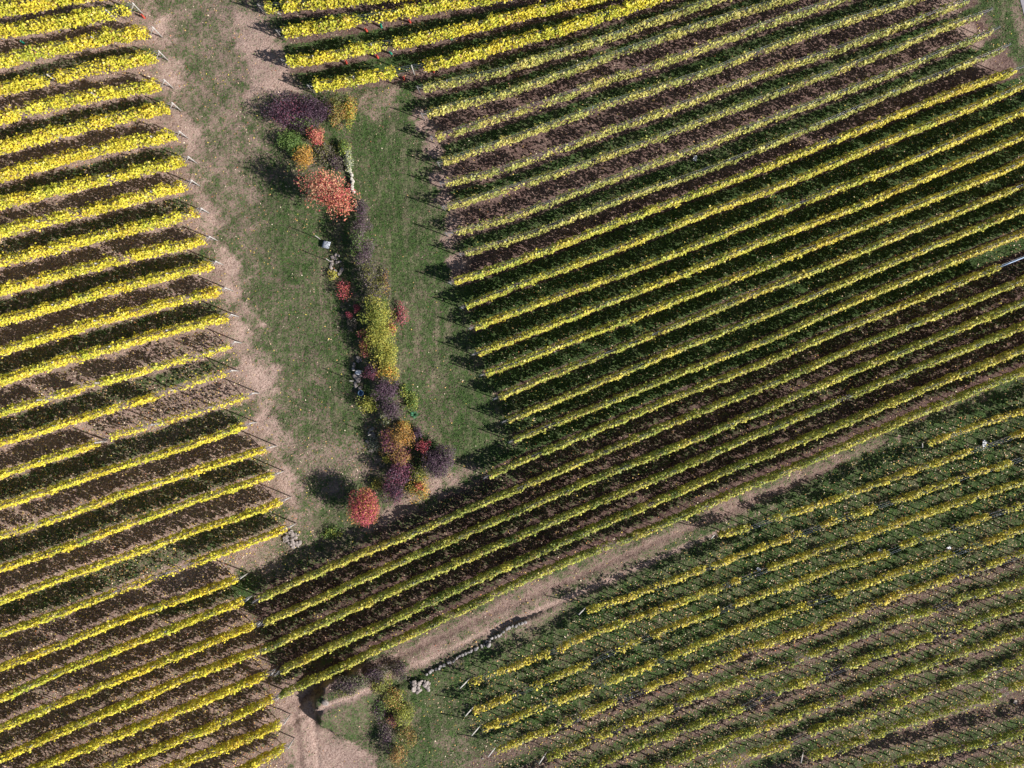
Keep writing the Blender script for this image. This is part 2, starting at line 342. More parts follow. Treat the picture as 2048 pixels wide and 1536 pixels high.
for key, rows in (('L', LROWS), ('T', TROWS), ('U', UROWS), ('D', DROWS)):
    for i, (pts, gaps) in enumerate(rows):
        P, f0, f1 = extend(pts); BASE[key, i] = (at_arr(P, 1.35), P, gaps, f0, f1)
def lanes(X, Y, keys):
    """for every ground point: how many of the rows lie above it, and distance to the nearest row line"""
    cnt = np.zeros(X.shape); near = np.full(X.shape, 9.0)
    for k in keys:
        W2 = BASE[k][0]; yy = np.interp(X, W2[:, 0], W2[:, 1])
        sl0 = (W2[1, 1]-W2[0, 1])/(W2[1, 0]-W2[0, 0]); sl1 = (W2[-1, 1]-W2[-2, 1])/(W2[-1, 0]-W2[-2, 0])
        yy = np.where(X < W2[0, 0], W2[0, 1]+sl0*(X-W2[0, 0]), yy); yy = np.where(X > W2[-1, 0], W2[-1, 1]+sl1*(X-W2[-1, 0]), yy)
        cnt += Y < yy; near = np.minimum(near, np.abs(Y-yy)*0.93)
    return cnt, near
LPOLY = [(-900,-700),(230,-700),(262,-40),(275,20),(300,80),(325,160),(345,240),(372,330),(395,420),(425,520),(450,620),(475,720),(505,800),(520,870),(545,950),(575,1030),(560,1075),(480,1140),(470,1180),(520,1250),(560,1360),(585,1450),(585,2300),(-900,2300)]
UPOLY = [(520,-700),(535,0),(570,80),(585,140),(640,185),(800,160),(850,210),(875,300),(893,400),(900,480),(905,560),(935,620),(955,700),(1000,800),(1030,900),(960,960),(840,1020),(700,1090),(540,1170),(500,1210),(540,1300),(565,1395),(700,1335),(960,1212),(1200,1102),(1500,978),(1750,870),(2048,748),(3000,350),(3000,-100),(2060,150),(1990,50),(1935,-20),(1935,-700)]
DPOLY = [(930,1370),(1150,1225),(1350,1120),(1500,1040),(1750,900),(2048,770),(3000,500),(3000,2300),(1000,2300),(940,1450)]
def attributes(X, Y):
    deep = np.zeros(X.shape)
    g = np.full(X.shape, 0.72); tone = np.full(X.shape, 0.55); lit = np.full(X.shape, 0.08)
    big = wob(X, Y, 0, 4); mid = wob(X+31, Y-17, 2, 6)
    g += 0.10*big+0.10*mid; tone += 0.15*mid
    def put(poly, gv=None, tv=None, lv=None, blur=1.0, amount=1.0):
        nonlocal g, tone, lit
        m = soft_poly(X, Y, poly, blur)*amount
        if gv is not None: g = g*(1-m)+gv*m
        if tv is not None: tone = tone*(1-m)+tv*m
        if lv is not None: lit = lit*(1-m)+lv*m
    # grass track between the two vineyards, worn in wheel lines
    put([(255,-400),(560,-400),(520,100),(620,200),(540,300),(520,500),(640,700),(700,950),(620,1060),(500,1130),(470,900),(420,600),(330,200)], 0.54+0.16*mid, 0.60, 0.10, 2.0)
    put([(390,-300),(470,-300),(480,160),(500,330),(470,420),(440,330),(420,160)], 0.42, 0.62, None, 2.5, 0.6)
    put([(480,30),(560,60),(570,110),(590,165),(600,190),(500,190),(480,120)], 0.20, 0.75, 0.04, 1.6)
    put([(470,500),(600,560),(640,760),(680,930),(640,960),(560,800),(500,640)], 0.66, 0.6, 0.05, 3)
    put([(600,880),(740,880),(760,960),(700,960),(610,960)], 0.42, 0.66, 0.25, 2, 0.8)
    # bare pale headlands at the ends of the left rows
    put([(225,-300),(285,-20),(318,60),(345,130),(382,205),(392,300),(410,345),(425,430),(462,520),(480,600),(500,680),(545,735),(550,830),(575,900),(590,980),(600,1040),(560,1150),(450,1160),(430,1120),(520,1040),(500,930),(470,800),(440,700),(420,600),(395,500),(360,400),(335,300),(310,200),(280,100),(240,20)], 0.22+0.30*np.clip(wob(X, Y, 1, 5), -1, 1), 0.86, 0.05, 2.2, 0.70)
    for (x, y, r) in [(318,62,18),(345,160,20),(372,248,20),(412,445,24),(448,548,30),(478,652,32),(508,758,34),(530,862,28),(568,968,22)]:
        put([(x+r*math.cos(k*0.785)*1.15, y+r*math.sin(k*0.785)*0.9) for k in range(8)], 0.06, 0.97, 0.04, 2.4, 0.75)
    put([(540,1010),(620,1030),(640,1110),(560,1130),(500,1120)], 0.5, 0.7, 0.3, 1.5)
    # right hand strip beside the hedge
    put([(715,190),(830,190),(870,330),(880,480),(920,640),(960,760),(1010,900),(930,950),(880,880),(830,800),(800,640),(740,430),(712,300)], 0.84+0.08*mid, 0.5, 0.02, 1.5)
    put([(800,600),(860,600),(900,760),(900,860),(840,880),(810,760)], 0.58, 0.5, 0.06, 3, 0.7)
    put([(700,180),(800,170),(790,235),(735,250)], 0.45, 0.62, 0.1, 1.5)
    put([(870,940),(960,930),(850,1010),(720,1080),(700,1060),(800,1000)], 0.30, 0.72, 0.1, 1.3)
    # left vineyard
    m = soft_poly(X, Y, LPOLY, 1.2); cnt, near = lanes(X, Y, [('L', i) for i in range(30)])
    even = (np.mod(cnt, 2) == 1); low = sstep(gy(1080), gy(1180), Y)
    lg = np.where(even, 0.60, 0.24)*(1-low*0.0); lg = np.where(Y < gy(1230)+0*X, np.where(even, 0.30, 0.22), lg)
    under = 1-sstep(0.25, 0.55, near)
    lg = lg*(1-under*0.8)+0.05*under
    ltone = np.where(Y < gy(1200), 0.42, 0.60)+0.12*mid; llit = np.clip(0.45+0.35*big+0.35*sstep(gy(620), gy(900), Y), 0.1, 1)
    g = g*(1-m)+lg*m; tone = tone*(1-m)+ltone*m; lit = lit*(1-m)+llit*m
    # right vineyard
    m = soft_poly(X, Y, UPOLY, 1.0); cnt, near = lanes(X, Y, [('T', i) for i in range(4)]+[('U', i) for i in range(22)])
    Tm = Y > np.interp(X, BASE['U', 0][0][:, 0], BASE['U', 0][0][:, 1])
    ug = np.full(X.shape, 0.7)
    ug = np.where(cnt < 4.5, 0.80, ug); ug = np.where((cnt >= 5) & (cnt <= 12), np.where(np.mod(cnt, 2) == 1, 0.92, 0.06), ug)
    ug = np.where(cnt >= 13, 0.95, ug); ug = np.where(cnt >= 21, 0.30+0.12*np.mod(cnt, 2), ug); ug = np.where((cnt == 4), 0.7, ug)
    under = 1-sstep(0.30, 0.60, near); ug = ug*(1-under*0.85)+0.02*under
    deep = np.maximum(deep, m*np.where((cnt > 4) & (cnt < 13), .6, .9)); utone = 0.06+0.10*mid+0.12*((cnt > 4) & (cnt < 13))+0.12*(cnt < 4.5); ulit = np.where(cnt > 13, 0.22, 0.08)+0.12*np.clip(big, 0, 1)  # naturally dark lane soil, with ground colour lowered further to deepen the row shade
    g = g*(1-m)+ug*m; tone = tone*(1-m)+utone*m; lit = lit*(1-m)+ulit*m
    for (x, y, r) in [(835,225,10),(850,250,14),(868,300,16),(880,355,16),(892,400,15),(905,440,14),(900,480,14),(917,525,13),(1895,15,16),(1935,60,15),(1955,92,10),(1965,125,12)]:
        put([(x+r*math.cos(k*0.785)*1.3, y+r*math.sin(k*0.785)) for k in range(8)], 0.05, 0.62, 0.04, 0.8, 0.95)
    # pale worn strip under the last long row, bent track and the bare triangle at the bottom
    put([(560,1400),(700,1338),(960,1218),(1200,1112),(1500,985),(1760,875),(1765,885),(1510,1005),(1370,1062),(1200,1150),(1100,1225),(960,1260),(860,1310),(740,1340),(640,1370),(575,1410)], 0.34+.25*mid, 0.50, 0.10, 1.6)
    put([(1000,1240),(1130,1165),(1380,1045),(1390,1060),(1180,1190),(1050,1260),(900,1330),(850,1330)], 0.46, 0.62, 0.1, 1.2, 0.8)
    put([(540,1390),(600,1370),(740,1330),(745,1350),(650,1375),(615,1440),(640,1470),(760,1500),(790,1650),(560,1650),(575,1480)], 0.10+.15*mid, 0.72, 0.05, 1.6)
    put([(550,1420),(600,1390),(605,1470),(600,1536),(560,1500)], 0.34, 0.7, 0.05, 1.2, 0.8)
    put([(645,1380),(760,1360),(770,1450),(700,1470),(640,1430)], 0.55, 0.2, 0.05, 0.9)
    put([(640,1395),(700,1360),(760,1380),(770,1440),(740,1450),(660,1440)], 0.60, 0.35, 0.05, 0.9)
    put([(700,1440),(760,1440),(790,1536),(760,1536),(730,1480)], 0.62, 0.45, 0.05, 0.9)
    put([(830,1380),(930,1330),(950,1420),(1000,1536),(1000,1650),(840,1650),(845,1450)], 0.80, 0.5, 0.12, 1.4)
    put([(870,1460),(940,1470),(960,1536),(880,1536)], 0.55, 0.6, 0.1, 1.6, 0.8)
    for path, offs in ((RUT, (0.35, 1.75)), (TURN, (0.0, 1.5))):
        d3, s3 = segdist(X, Y, path); d3 = d3*s3*RSGN
        for o_ in offs: r_ = np.exp(-((d3-o_)/0.28)**2)*(0.75+.25*mid); g = g*(1-r_*.95); tone = tone*(1-r_*.85)+(.22 if o_ < 1 else .95)*r_*.85
    # lower right vineyard
    m = soft_poly(X, Y, DPOLY, 1.0); cnt, near = lanes(X, Y, [('D', i) for i in range(14)])
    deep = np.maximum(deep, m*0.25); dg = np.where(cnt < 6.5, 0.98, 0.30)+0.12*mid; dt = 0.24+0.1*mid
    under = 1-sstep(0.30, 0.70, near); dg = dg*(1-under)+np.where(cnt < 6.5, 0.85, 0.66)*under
    tmid = sstep(gx(1500), gx(1350), X)*(cnt < 7); dg = dg-0.12*tmid
    dl = 0.5+0.3*big
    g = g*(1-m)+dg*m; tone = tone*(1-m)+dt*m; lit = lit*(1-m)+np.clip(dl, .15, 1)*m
    # verge by the road
    put([(1935,-300),(2010,-300),(2060,90),(2200,300),(2200,420),(2060,190),(1990,50)], 0.80, 0.5, 0.02, 1.0)
    put([(1990,-300),(2040,-300),(2060,60),(2120,180),(2090,190),(2030,70)], 0.40, 0.55, 0.02, 1.0, 0.9)
    return g, tone, lit, deep
gX, gY = np.meshgrid(XS, YS); gX = gX.ravel(); gY = gY.ravel()
fade = 1-sstep(60, 120, np.hypot(gX, gY)); gZ = height(gX, gY)*fade
gg, gt, gl, gd = attributes(gX, gY)
nx, ny = len(XS), len(YS); I = np.arange(nx*ny).reshape(ny, nx)
Q = np.stack([I[:-1, :-1], I[:-1, 1:], I[1:, 1:], I[1:, :-1]], -1).reshape(-1, 4)
ground = mesh_obj('ground', mesh_np('ground', np.stack([gX, gY, gZ], 1), Q, M_GROUND, attrs={'grass': gg, 'tone': gt, 'lush_shade': gd}, smooth=True))
tag(ground, 'grassy and bare reddish soil of the vineyard', 'ground', kind='structure')
# road in the top right corner
rp = [(2035,-900),(2036,-200),(2040,0),(2058,70),(2110,170),(2240,330),(2500,560)]
RV = []; RQ = []
RS = np.array(rp, float); tt = np.linspace(0, len(rp)-1, 60)
cx = np.interp(tt, range(len(rp)), RS[:, 0]); cy = np.interp(tt, range(len(rp)), RS[:, 1])
cw = at_arr(np.stack([cx, cy], 1), 0); dd = np.gradient(cw, axis=0); dd /= np.linalg.norm(dd, axis=1, keepdims=True); nn = np.stack([-dd[:, 1], dd[:, 0]], 1)
for i in range(60):
    for k in range(5):
        q = cw[i]+nn[i]*(k*1.0); z = float(height(*q))*(1-float(sstep(60, 120, np.hypot(*q))))+0.035
        RV.append((q[0], q[1], z))
for i in range(59):
    for k in range(4): a = i*5+k; RQ.append((a, a+5, a+6, a+1))
tag(mesh_obj('road', mesh_np('road', np.array(RV), np.array(RQ), M_ROAD)), 'grey asphalt road cutting the top right corner', 'road', kind='structure')

# ------------------------------------------------------------------ ground cover: grass and fallen leaves
def scatter(n):
    x = RNG.uniform(-53, 53, n); y = RNG.uniform(-41, 41, n); return x, y
ix = lambda X, Y, A: A.reshape(ny, nx)[np.clip(np.searchsorted(YS, Y), 0, ny-1), np.clip(np.searchsorted(XS, X), 0, nx-1)]
x, y = scatter(620000); gv = ix(x, y, gg)+0.35*wob(x*3, y*3, 3, 7)+RNG.normal(0, .14, len(x)); k = gv > 0.52; x, y = x[k], y[k]
P = np.stack([x, y, height(x, y)+RNG.uniform(0.0, 0.05, len(x))], 1)
t = RNG.random(len(x)); d = (wob(x*0.9+9, y*0.9, 1, 6)+RNG.normal(0, .5, len(x)) > 0.52)
cg = np.array([0.028, 0.068, 0.016])+t[:, None]*np.array([0.075, 0.115, 0.030]); cd = np.array([0.13, 0.105, 0.065])+t[:, None]*np.array([0.22, 0.17, 0.12]); lane_shade_tint = ix(x, y, gd)[:, None]; cd = cd*(1-.6*lane_shade_tint); cg = cg*(1-.3*lane_shade_tint)  # tufts in the lanes get darker colours, row shade painted in
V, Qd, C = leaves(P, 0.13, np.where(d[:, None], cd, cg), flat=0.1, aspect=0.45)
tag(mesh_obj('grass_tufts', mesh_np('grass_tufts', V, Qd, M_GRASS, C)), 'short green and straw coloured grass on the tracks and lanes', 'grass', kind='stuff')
x, y = scatter(330000); lv = ix(x, y, gl)*(1+0.6*wob(x*2, y*2, 2, 7)); k = RNG.random(len(x)) < lv*0.62; x, y = x[k], y[k]
P = np.stack([x, y, height(x, y)+RNG.uniform(0.012, 0.045, len(x))], 1)
pal = np.array([[.74,.56,.12],[.66,.40,.16],[.62,.44,.30],[.74,.62,.46],[.50,.18,.08],[.34,.18,.10]])
pw = np.where((x < gx(560))[:, None], np.array([[.18,.22,.26,.14,.08,.12]]), np.array([[.18,.16,.22,.16,.06,.22]]))
ci = (RNG.random(len(x))[:, None] > np.cumsum(pw, 1)).sum(1).clip(0, 5)
V, Qd, C = leaves(P, 0.125, pal[ci]*RNG.uniform(.75, 1.15, (len(x), 1)), flat=2.5)
tag(mesh_obj('fallen_leaves', mesh_np('fallen_leaves', V, Qd, M_LITTER, C)), 'yellow, tan and rust fallen vine leaves scattered between the rows', 'fallen leaves', kind='stuff')

# ------------------------------------------------------------------ shared row hardware
def trunk_mesh(seed, h=0.95):
    r = random.Random(seed); pts = [(0, 0, -0.08)]
    x = y = 0
    for i in range(1, 6): x += r.uniform(-.045, .045); y += r.uniform(-.045, .045); pts.append((x, y, h*i/5))
    parts = [tube(pts, [.05, .042, .038, .036, .034, .030], 6)]
    for s in (-1, 1):
        parts.append(tube([(x, y, h*0.93), (x+s*.18, y+r.uniform(-.03, .03), h+.06), (x+s*.45, y, h+.04+r.uniform(-.04, .04))], [.024, .018, .011], 5))
    v, q = join(parts); return mesh_np('vine_trunk', v, q, M_BARK, smooth=True)
TRUNKS = [trunk_mesh(i) for i in range(6)]
def post_mesh(r, h, mat, name, n=6):
    v, q = tube([(0, 0, -0.15), (0, 0, h*0.5), (0, 0, h-0.01), (0, 0, h)], [r, r*0.97, r*0.95, r*0.8], n); return mesh_np(name, v, q, mat)
POST_S = post_mesh(0.033, 2.12, M_STEEL, 'post'); POST_W = post_mesh(0.06, 2.15, M_WOOD, 'post')
def slant(dx, h, r, mat, name):            # leaning end post in the row's own direction (+x = outwards)
    v, q = tube([(0, 0, -0.12), (dx*0.5, 0, h*0.5), (dx, 0, h)], [r, r, r*0.92], 7); return mesh_np(name, v, q, mat)
END_W = slant(0.12, 2.15, 0.045, M_POST, 'end_post'); END_P = slant(1.05, 1.95, 0.05, M_WOOD, 'end_post')
END_L = slant(0.05, 2.15, 0.055, M_WOOD, 'end_post')
GUY_V = tube([(0.12, 0, 2.05), (-1.1, 0, 0.0)], [.03, .03], 5); GUY = mesh_np('brace', GUY_V[0], GUY_V[1], M_POST)
GD = tube([(1.05, 0, 1.9), (1.6, 0, 0.0)], [.012, .012], 4); GUYD = mesh_np('guy_wire', GD[0], GD[1], M_WIRE)
BR_V = tube([(0.12, 0, 2.0), (-1.3, 0, 0.0)], [.035, .035], 5); BRACE = mesh_np('brace', BR_V[0], BR_V[1], M_WOOD)

YEL = np.array([.74, .635, .06]); GOLD = np.array([.70, .42, .025]); LIME = np.array([.46, .50, .055]); GRN = np.array([.15, .23, .035]); BRN = np.array([.34, .19, .06]); PALE = np.array([.80, .66, .20])
def build_row(key, i, label, cat, group, green, dens, zlo, zhi, width, gold=0.15, leaf=0.195, post='S', trunk_step=1.15, wires=4, clump=0.35, rough=1.0, dull=0.0, flat=-.15):
    W2, P, gaps, end0, end1 = BASE[key, i]
    # resample smoothly
    d = np.r_[0, np.cumsum(np.hypot(*np.diff(W2, axis=0).T))]; Lr = d[-1]
    s = np.linspace(0, Lr, max(int(Lr/0.25), 4)); X = np.interp(s, d, W2[:, 0]); Y = np.interp(s, d, W2[:, 1])
    ker = np.hanning(15); ker /= ker.sum(); Xp = np.convolve(np.pad(X, 7, mode='reflect', reflect_type='odd'), ker, 'valid'); Yp = np.convolve(np.pad(Y, 7, mode='reflect', reflect_type='odd'), ker, 'valid')
    X, Y = Xp[:len(s)], Yp[:len(s)]; PX = np.interp(s, d, [p[0] for p in P])
    tx, ty = np.gradient(X), np.gradient(Y); tn = np.hypot(tx, ty); tx /= tn; ty /= tn
    org = (float(X[0]), float(Y[0]), float(height(X[0], Y[0]))); root = empty('vine_row', org, label, cat, group)
    O = np.array(org)
    # density along the row
    rho = np.ones(len(s))*dens
    for a, b, v in gaps: rho = np.where((PX >= a) & (PX <= b), dens*v if v else 0, rho)
    seed = hash((key, i)) % 97 if False else (ord(key)*31+i*17) % 97
    rho = rho*np.clip(1+clump*(wob(s*0.9+seed, s*0+seed, 3, 7)+0.6*wob(s*2.2, s*0+seed*2, 3, 7)), 0.15, 2.0)
    pr = np.random.default_rng(seed*7+3); npl = int(Lr/trunk_step)+3; vig = np.where(pr.random(npl) < .06, pr.uniform(.15, .6, npl), pr.uniform(.78, 1.18, npl)); hue = pr.normal(0, .13, npl); hgt = pr.normal(0, .13, npl); golds = pr.normal(0, .10, npl)
    pi_ = lambda q: (q/trunk_step+.5).astype(int).clip(0, npl-1)
    rho = rho*vig[pi_(s)]
    cum = np.r_[0, np.cumsum(0.5*(rho[1:]+rho[:-1])*np.diff(s))]; per_m = 330
    n = int(cum[-1]*per_m); u = np.sort(RNG.uniform(0, cum[-1], n)); sp = np.interp(u, cum, s)
    px = np.interp(sp, s, X); py = np.interp(sp, s, Y); nxv = -np.interp(sp, s, ty); nyv = np.interp(sp, s, tx)
    pk = pi_(sp+RNG.normal(0, .22, n)); plant = wob(sp*0.85+seed, sp*0+seed*1.3, 3, 7); plant2 = wob(sp*1.9+seed*3, sp*0, 3, 7)
    top = zhi+rough*(0.16*plant+0.14*plant2+hgt[pk]); bot = zlo+0.16*plant2
    h = RNG.beta(1.15, 1.0, n); z = bot+(top-bot)*h
    stray = RNG.random(n) < 0.05; z = np.where(stray, z+RNG.uniform(0, .28, n), z)
    wv = width*(0.75+0.45*np.sin(np.pi*np.clip(h*0.85+.12, 0, 1)))*(1+0.28*plant2)
    side = np.where(RNG.random(n) < .5, -1, 1); lat = side*wv*0.5*np.sqrt(RNG.random(n))*RNG.choice([1, 1, 1, .6], n)+0.05*plant; lat = np.where(stray, lat*1.5, lat)
    x = px+nxv*lat; y = py+nyv*lat; zz = height(px, py)+z
    out = np.stack([nxv*side, nyv*side, np.where(h > .85, .7, .05)], 1)*1.7
    gl_ = green if not callable(green) else green(np.interp(sp, s, PX))
    f = np.clip(gl_+0.30*wob(px*1.3, py*1.3, 1, 5)*0.7+RNG.normal(0, .13, n)+hue[pk], 0, 1)[:, None]
    col = np.where(f < .5, YEL*(1-2*f)+LIME*2*f, LIME*(2-2*f)+GRN*(2*f-1))
    gm = np.clip(gold+0.30*wob(px*0.8+40, py*0.8, 1, 5)+golds[pk], 0, 1)[:, None]*(RNG.random((n, 1)) < .8); col = col*(1-gm*.8)+GOLD*gm*.8*(1-.3*f)
    r = RNG.random(n); col = np.where((r < .05)[:, None], BRN, col); col = np.where((r > .94)[:, None], PALE*(1-f*.4), col)
    gray = col.mean(1, keepdims=True); col = col*(1-dull)+gray*dull*np.array([1.05, 1.0, .62]); col = col*(1-.25*dull)
    col = col*RNG.uniform(.62, 1.12, (n, 1))
    V, Qd, C = leaves(np.stack([x, y, zz], 1)-O, leaf, col, flat=flat, aspect=1.05, out=out*(1.0 if flat < 0 else .6))
    mesh_obj('foliage', mesh_np('foliage', V, Qd, M_VINE, C), root)
    # trunks
    def put(me, name, sx, z=0.0, rot=None):
        a = float(np.interp(sx, s, X)); b = float(np.interp(sx, s, Y)); ov = min(sx, 0)+max(sx-Lr, 0)
        if ov: a += ov*float(tx[0] if sx < 0 else tx[-1]); b += ov*float(ty[0] if sx < 0 else ty[-1])
        o = bpy.data.objects.new(name, me); link(o, root)
        o.location = (a-O[0], b-O[1], float(height(a, b))-O[2]+z)
        ang = math.atan2(float(np.interp(sx, s, ty)), float(np.interp(sx, s, tx))); o.rotation_euler = (0, 0, ang if rot is None else ang+rot); return o
    cnt = 0; sx = 0.5 if end0 else 0.3
    while sx < Lr-0.3 and cnt < 98:
        put(TRUNKS[random.randrange(6)], 'vine_trunk', sx+random.uniform(-.1, .1), rot=random.choice((0, math.pi))+random.uniform(-.15, .15)).scale = (1, 1.5, 1.0) if key == 'D' else (1, 1, 1); sx += trunk_step; cnt += 1
    me = POST_S if post == 'S' else POST_W; sx = 2.2+(i*1.3) % 2.5
    while sx < Lr-1.2: put(me, 'post', sx, rot=random.uniform(-.1, .1)); sx += 5.2
    eh = END_P if key == 'D' else END_L if key == 'L' else END_W; br, bn = (GUYD, 'guy_wire') if key == 'D' else (BRACE, 'brace') if key in 'LT' else (GUY, 'brace')
    off = 0.25 if key == 'D' else -0.65 if key == 'L' else -0.35
    if end0: put(eh, 'end_post', off, rot=math.pi); put(br, bn, off, rot=math.pi)
    if end1: put(eh, 'end_post', Lr-off, rot=0); put(br, bn, Lr-off, rot=0)
    # wires
    step = slice(None, None, 4); wx, wy = X[step], Y[step]
    if wx[-1] != X[-1]: wx = np.r_[wx, X[-1]]; wy = np.r_[wy, Y[-1]]
    if end0 and key != 'D': wx = np.r_[X[0]-.65*tx[0], wx]; wy = np.r_[Y[0]-.65*ty[0], wy]
    if end1 and key != 'D': wx = np.r_[wx, X[-1]+.65*tx[-1]]; wy = np.r_[wy, Y[-1]+.65*ty[-1]]
    kx = np.interp(np.linspace(0, 1, len(wx)), np.linspace(0, 1, len(s)), -ty); ky = np.interp(np.linspace(0, 1, len(wx)), np.linspace(0, 1, len(s)), tx)
    for (zw, lt) in [(2.02, .07), (2.02, -.07), (1.35, .05), (0.85, 0.)][:wires]:
        pts = np.stack([wx+kx*lt-O[0], wy+ky*lt-O[1], height(wx, wy)+zw-O[2]], 1)
        v, q = tube(pts, [0.0065]*len(pts), 4); mesh_obj('wire', mesh_np('wire', v, q, M_WIRE), root)
    if key == 'U' and i == 16:
        k = wx > gx(1960); pts = np.stack([wx-O[0], wy-O[1], height(wx, wy)+2.05-O[2]], 1)[k]
        v, q = tube(pts, [0.05]*len(pts), 6); mesh_obj('irrigation_hose', mesh_np('irrigation_hose', v, q, M_HOSE), root)
    return root
ORD = ['top', 'second', 'third', 'fourth', 'fifth', 'sixth', 'seventh', 'eighth', 'ninth', 'tenth', 'eleventh', 'twelfth', 'thirteenth', 'fourteenth', 'fifteenth', 'sixteenth', 'seventeenth', 'eighteenth', 'nineteenth', 'twentieth', 'twenty-first', 'twenty-second']
LL = {0: 'yellow vine row cut by the top left corner of the photo', 29: 'short yellow vine row at the bottom edge beside the bare earth track',
      14: 'thinning yellow vine row fading into bare wires, upper of the three sparse left rows', 15: 'broken yellow vine row with leafless gaps, middle of the three sparse left rows',
      16: 'yellow vine row leafless over its right half, lowest of the three sparse left rows', 21: 'yellow vine row with long leafless middle, ending beside the rubble heap',
      13: 'bright yellow vine row just above the three sparse left rows', 17: 'full yellow vine row just below the three sparse left rows', 20: 'full yellow vine row just above the row that ends at the rubble heap',
      22: 'yellow vine row just below the row that ends at the rubble heap', 28: 'patchy yellow vine row, second up from the bottom edge beside the bare earth track', 27: 'yellow vine row, third up from the bottom edge beside the bare earth track',
      26: 'yellow vine row, fourth up from the bottom edge beside the bare earth track', 25: 'green-tinged yellow vine row, fifth up from the bottom edge on the left', 24: 'yellow vine row with a small gap, third below the row ending at the rubble heap',
      23: 'yellow vine row, second below the row ending at the rubble heap', 18: 'full yellow vine row, second below the three sparse left rows', 19: 'full yellow vine row, third below the three sparse left rows'}
for i in range(30):
    lab = LL.get(i) or 'thick bright yellow vine row, %s down from the top left corner, beside the grass track' % ORD[i]
    gfun = (lambda q, i=i: 0.10+0.32*np.clip((260-q)/260, 0, 1)*(i in (23, 24, 25, 26, 27)))
    dn = 1.0 if i < 14 else 0.92
    build_row('L', i, lab, 'vine row', 'vine rows left of the grass track', gfun, dn, 0.62 if i < 14 else .68, 2.26 if i < 10 else 2.16, 0.66 if i < 14 else 0.54, gold=0.10 if i < 22 else 0.18, post='W' if i < 17 else 'S', clump=0.35 if i < 9 else 0.22)
TL = ['bushy yellow vine row cut by the top edge right of the grass track', 'yellow vine row with a gap and plastic tubes, second below the top edge', 'yellow vine row with red and green tubes, third from the top edge beyond the track', 'yellow vine row with long bare wires, starting above the purple shrub']
for i in range(4):
    build_row('T', i, TL[i], 'vine row', 'yellow vine rows above the hedge', 0.22, 0.85, 0.70, 2.20, 0.62, gold=.08, post='W', clump=.5)
for i in range(22):
    if i < 8: lab = 'pale green-yellow vine row, %s of the eight dull rows right of the hedge' % ('uppermost' if i == 0 else ORD[i] if i < 7 else 'lowest')
    elif i < 16: lab = 'golden green vine row, %s of the eight bright rows starting at the grass strip' % ('uppermost' if i == 8 else ORD[i-8] if i < 15 else 'lowest')
    elif i == 16: lab = 'thin green vine row starting below the grass strip, blue hose on its right end'
    elif i == 17: lab = 'long yellow-green vine row passing just below the red round tree'
    elif i == 21: lab = 'long green vine row bordering the worn pinkish earth strip'
    else: lab = 'long green vine row, %s below the long row passing the red round tree' % ['first', 'second', 'third'][i-18]
    if i < 8: kw = dict(green=0.42, dens=0.46, zlo=.75, zhi=2.0, width=.52, gold=.05, clump=.5, dull=.35)
    elif i < 13: kw = dict(green=(lambda q: 0.42-0.28*np.clip((q-1300)/500, 0, 1)), dens=0.95, zlo=.66, zhi=2.1, width=.52, gold=.16, clump=.2, rough=.6, dull=.12)
    elif i < 17: kw = dict(green=(lambda q: 0.46-0.26*np.clip((q-1500)/400, 0, 1)), dens=0.95, zlo=.66, zhi=2.1, width=.48, gold=.12, clump=.2, rough=.5, dull=.2)
    else: kw = dict(green=(lambda q: np.interp(q, [500, 700, 950, 1500, 2050], [.28, .36, .62, .58, .32])), dens=0.95, zlo=.66, zhi=2.1, width=.50, gold=.08, clump=.25, rough=.6, dull=.2)
    build_row('U', i, lab, 'vine row', 'vine rows right of the hedge', **kw)
DL = ['short golden vine row at the right edge, uppermost of the gappy lower right rows', 'gappy golden vine row, second from the top in the lower right plot', 'golden vine row with white leaning end post, third down in the lower right plot']
for i in range(14):
    lab = DL[i] if i < 3 else 'ragged olive-gold vine row, %s down in the gappy lower right plot' % ORD[i] if i < 12 else ('olive vine row along the bottom edge, next to last in the lower right plot' if i == 12 else 'olive vine row in the bottom right corner')
    build_row('D', i, lab, 'vine row', 'gappy vine rows of the lower right plot', 0.20 if i < 7 else 0.48, 0.42, .98, 1.98, .42, gold=.30 if i < 7 else .10, clump=.95, trunk_step=1.1, wires=3, dull=.12, flat=.2)

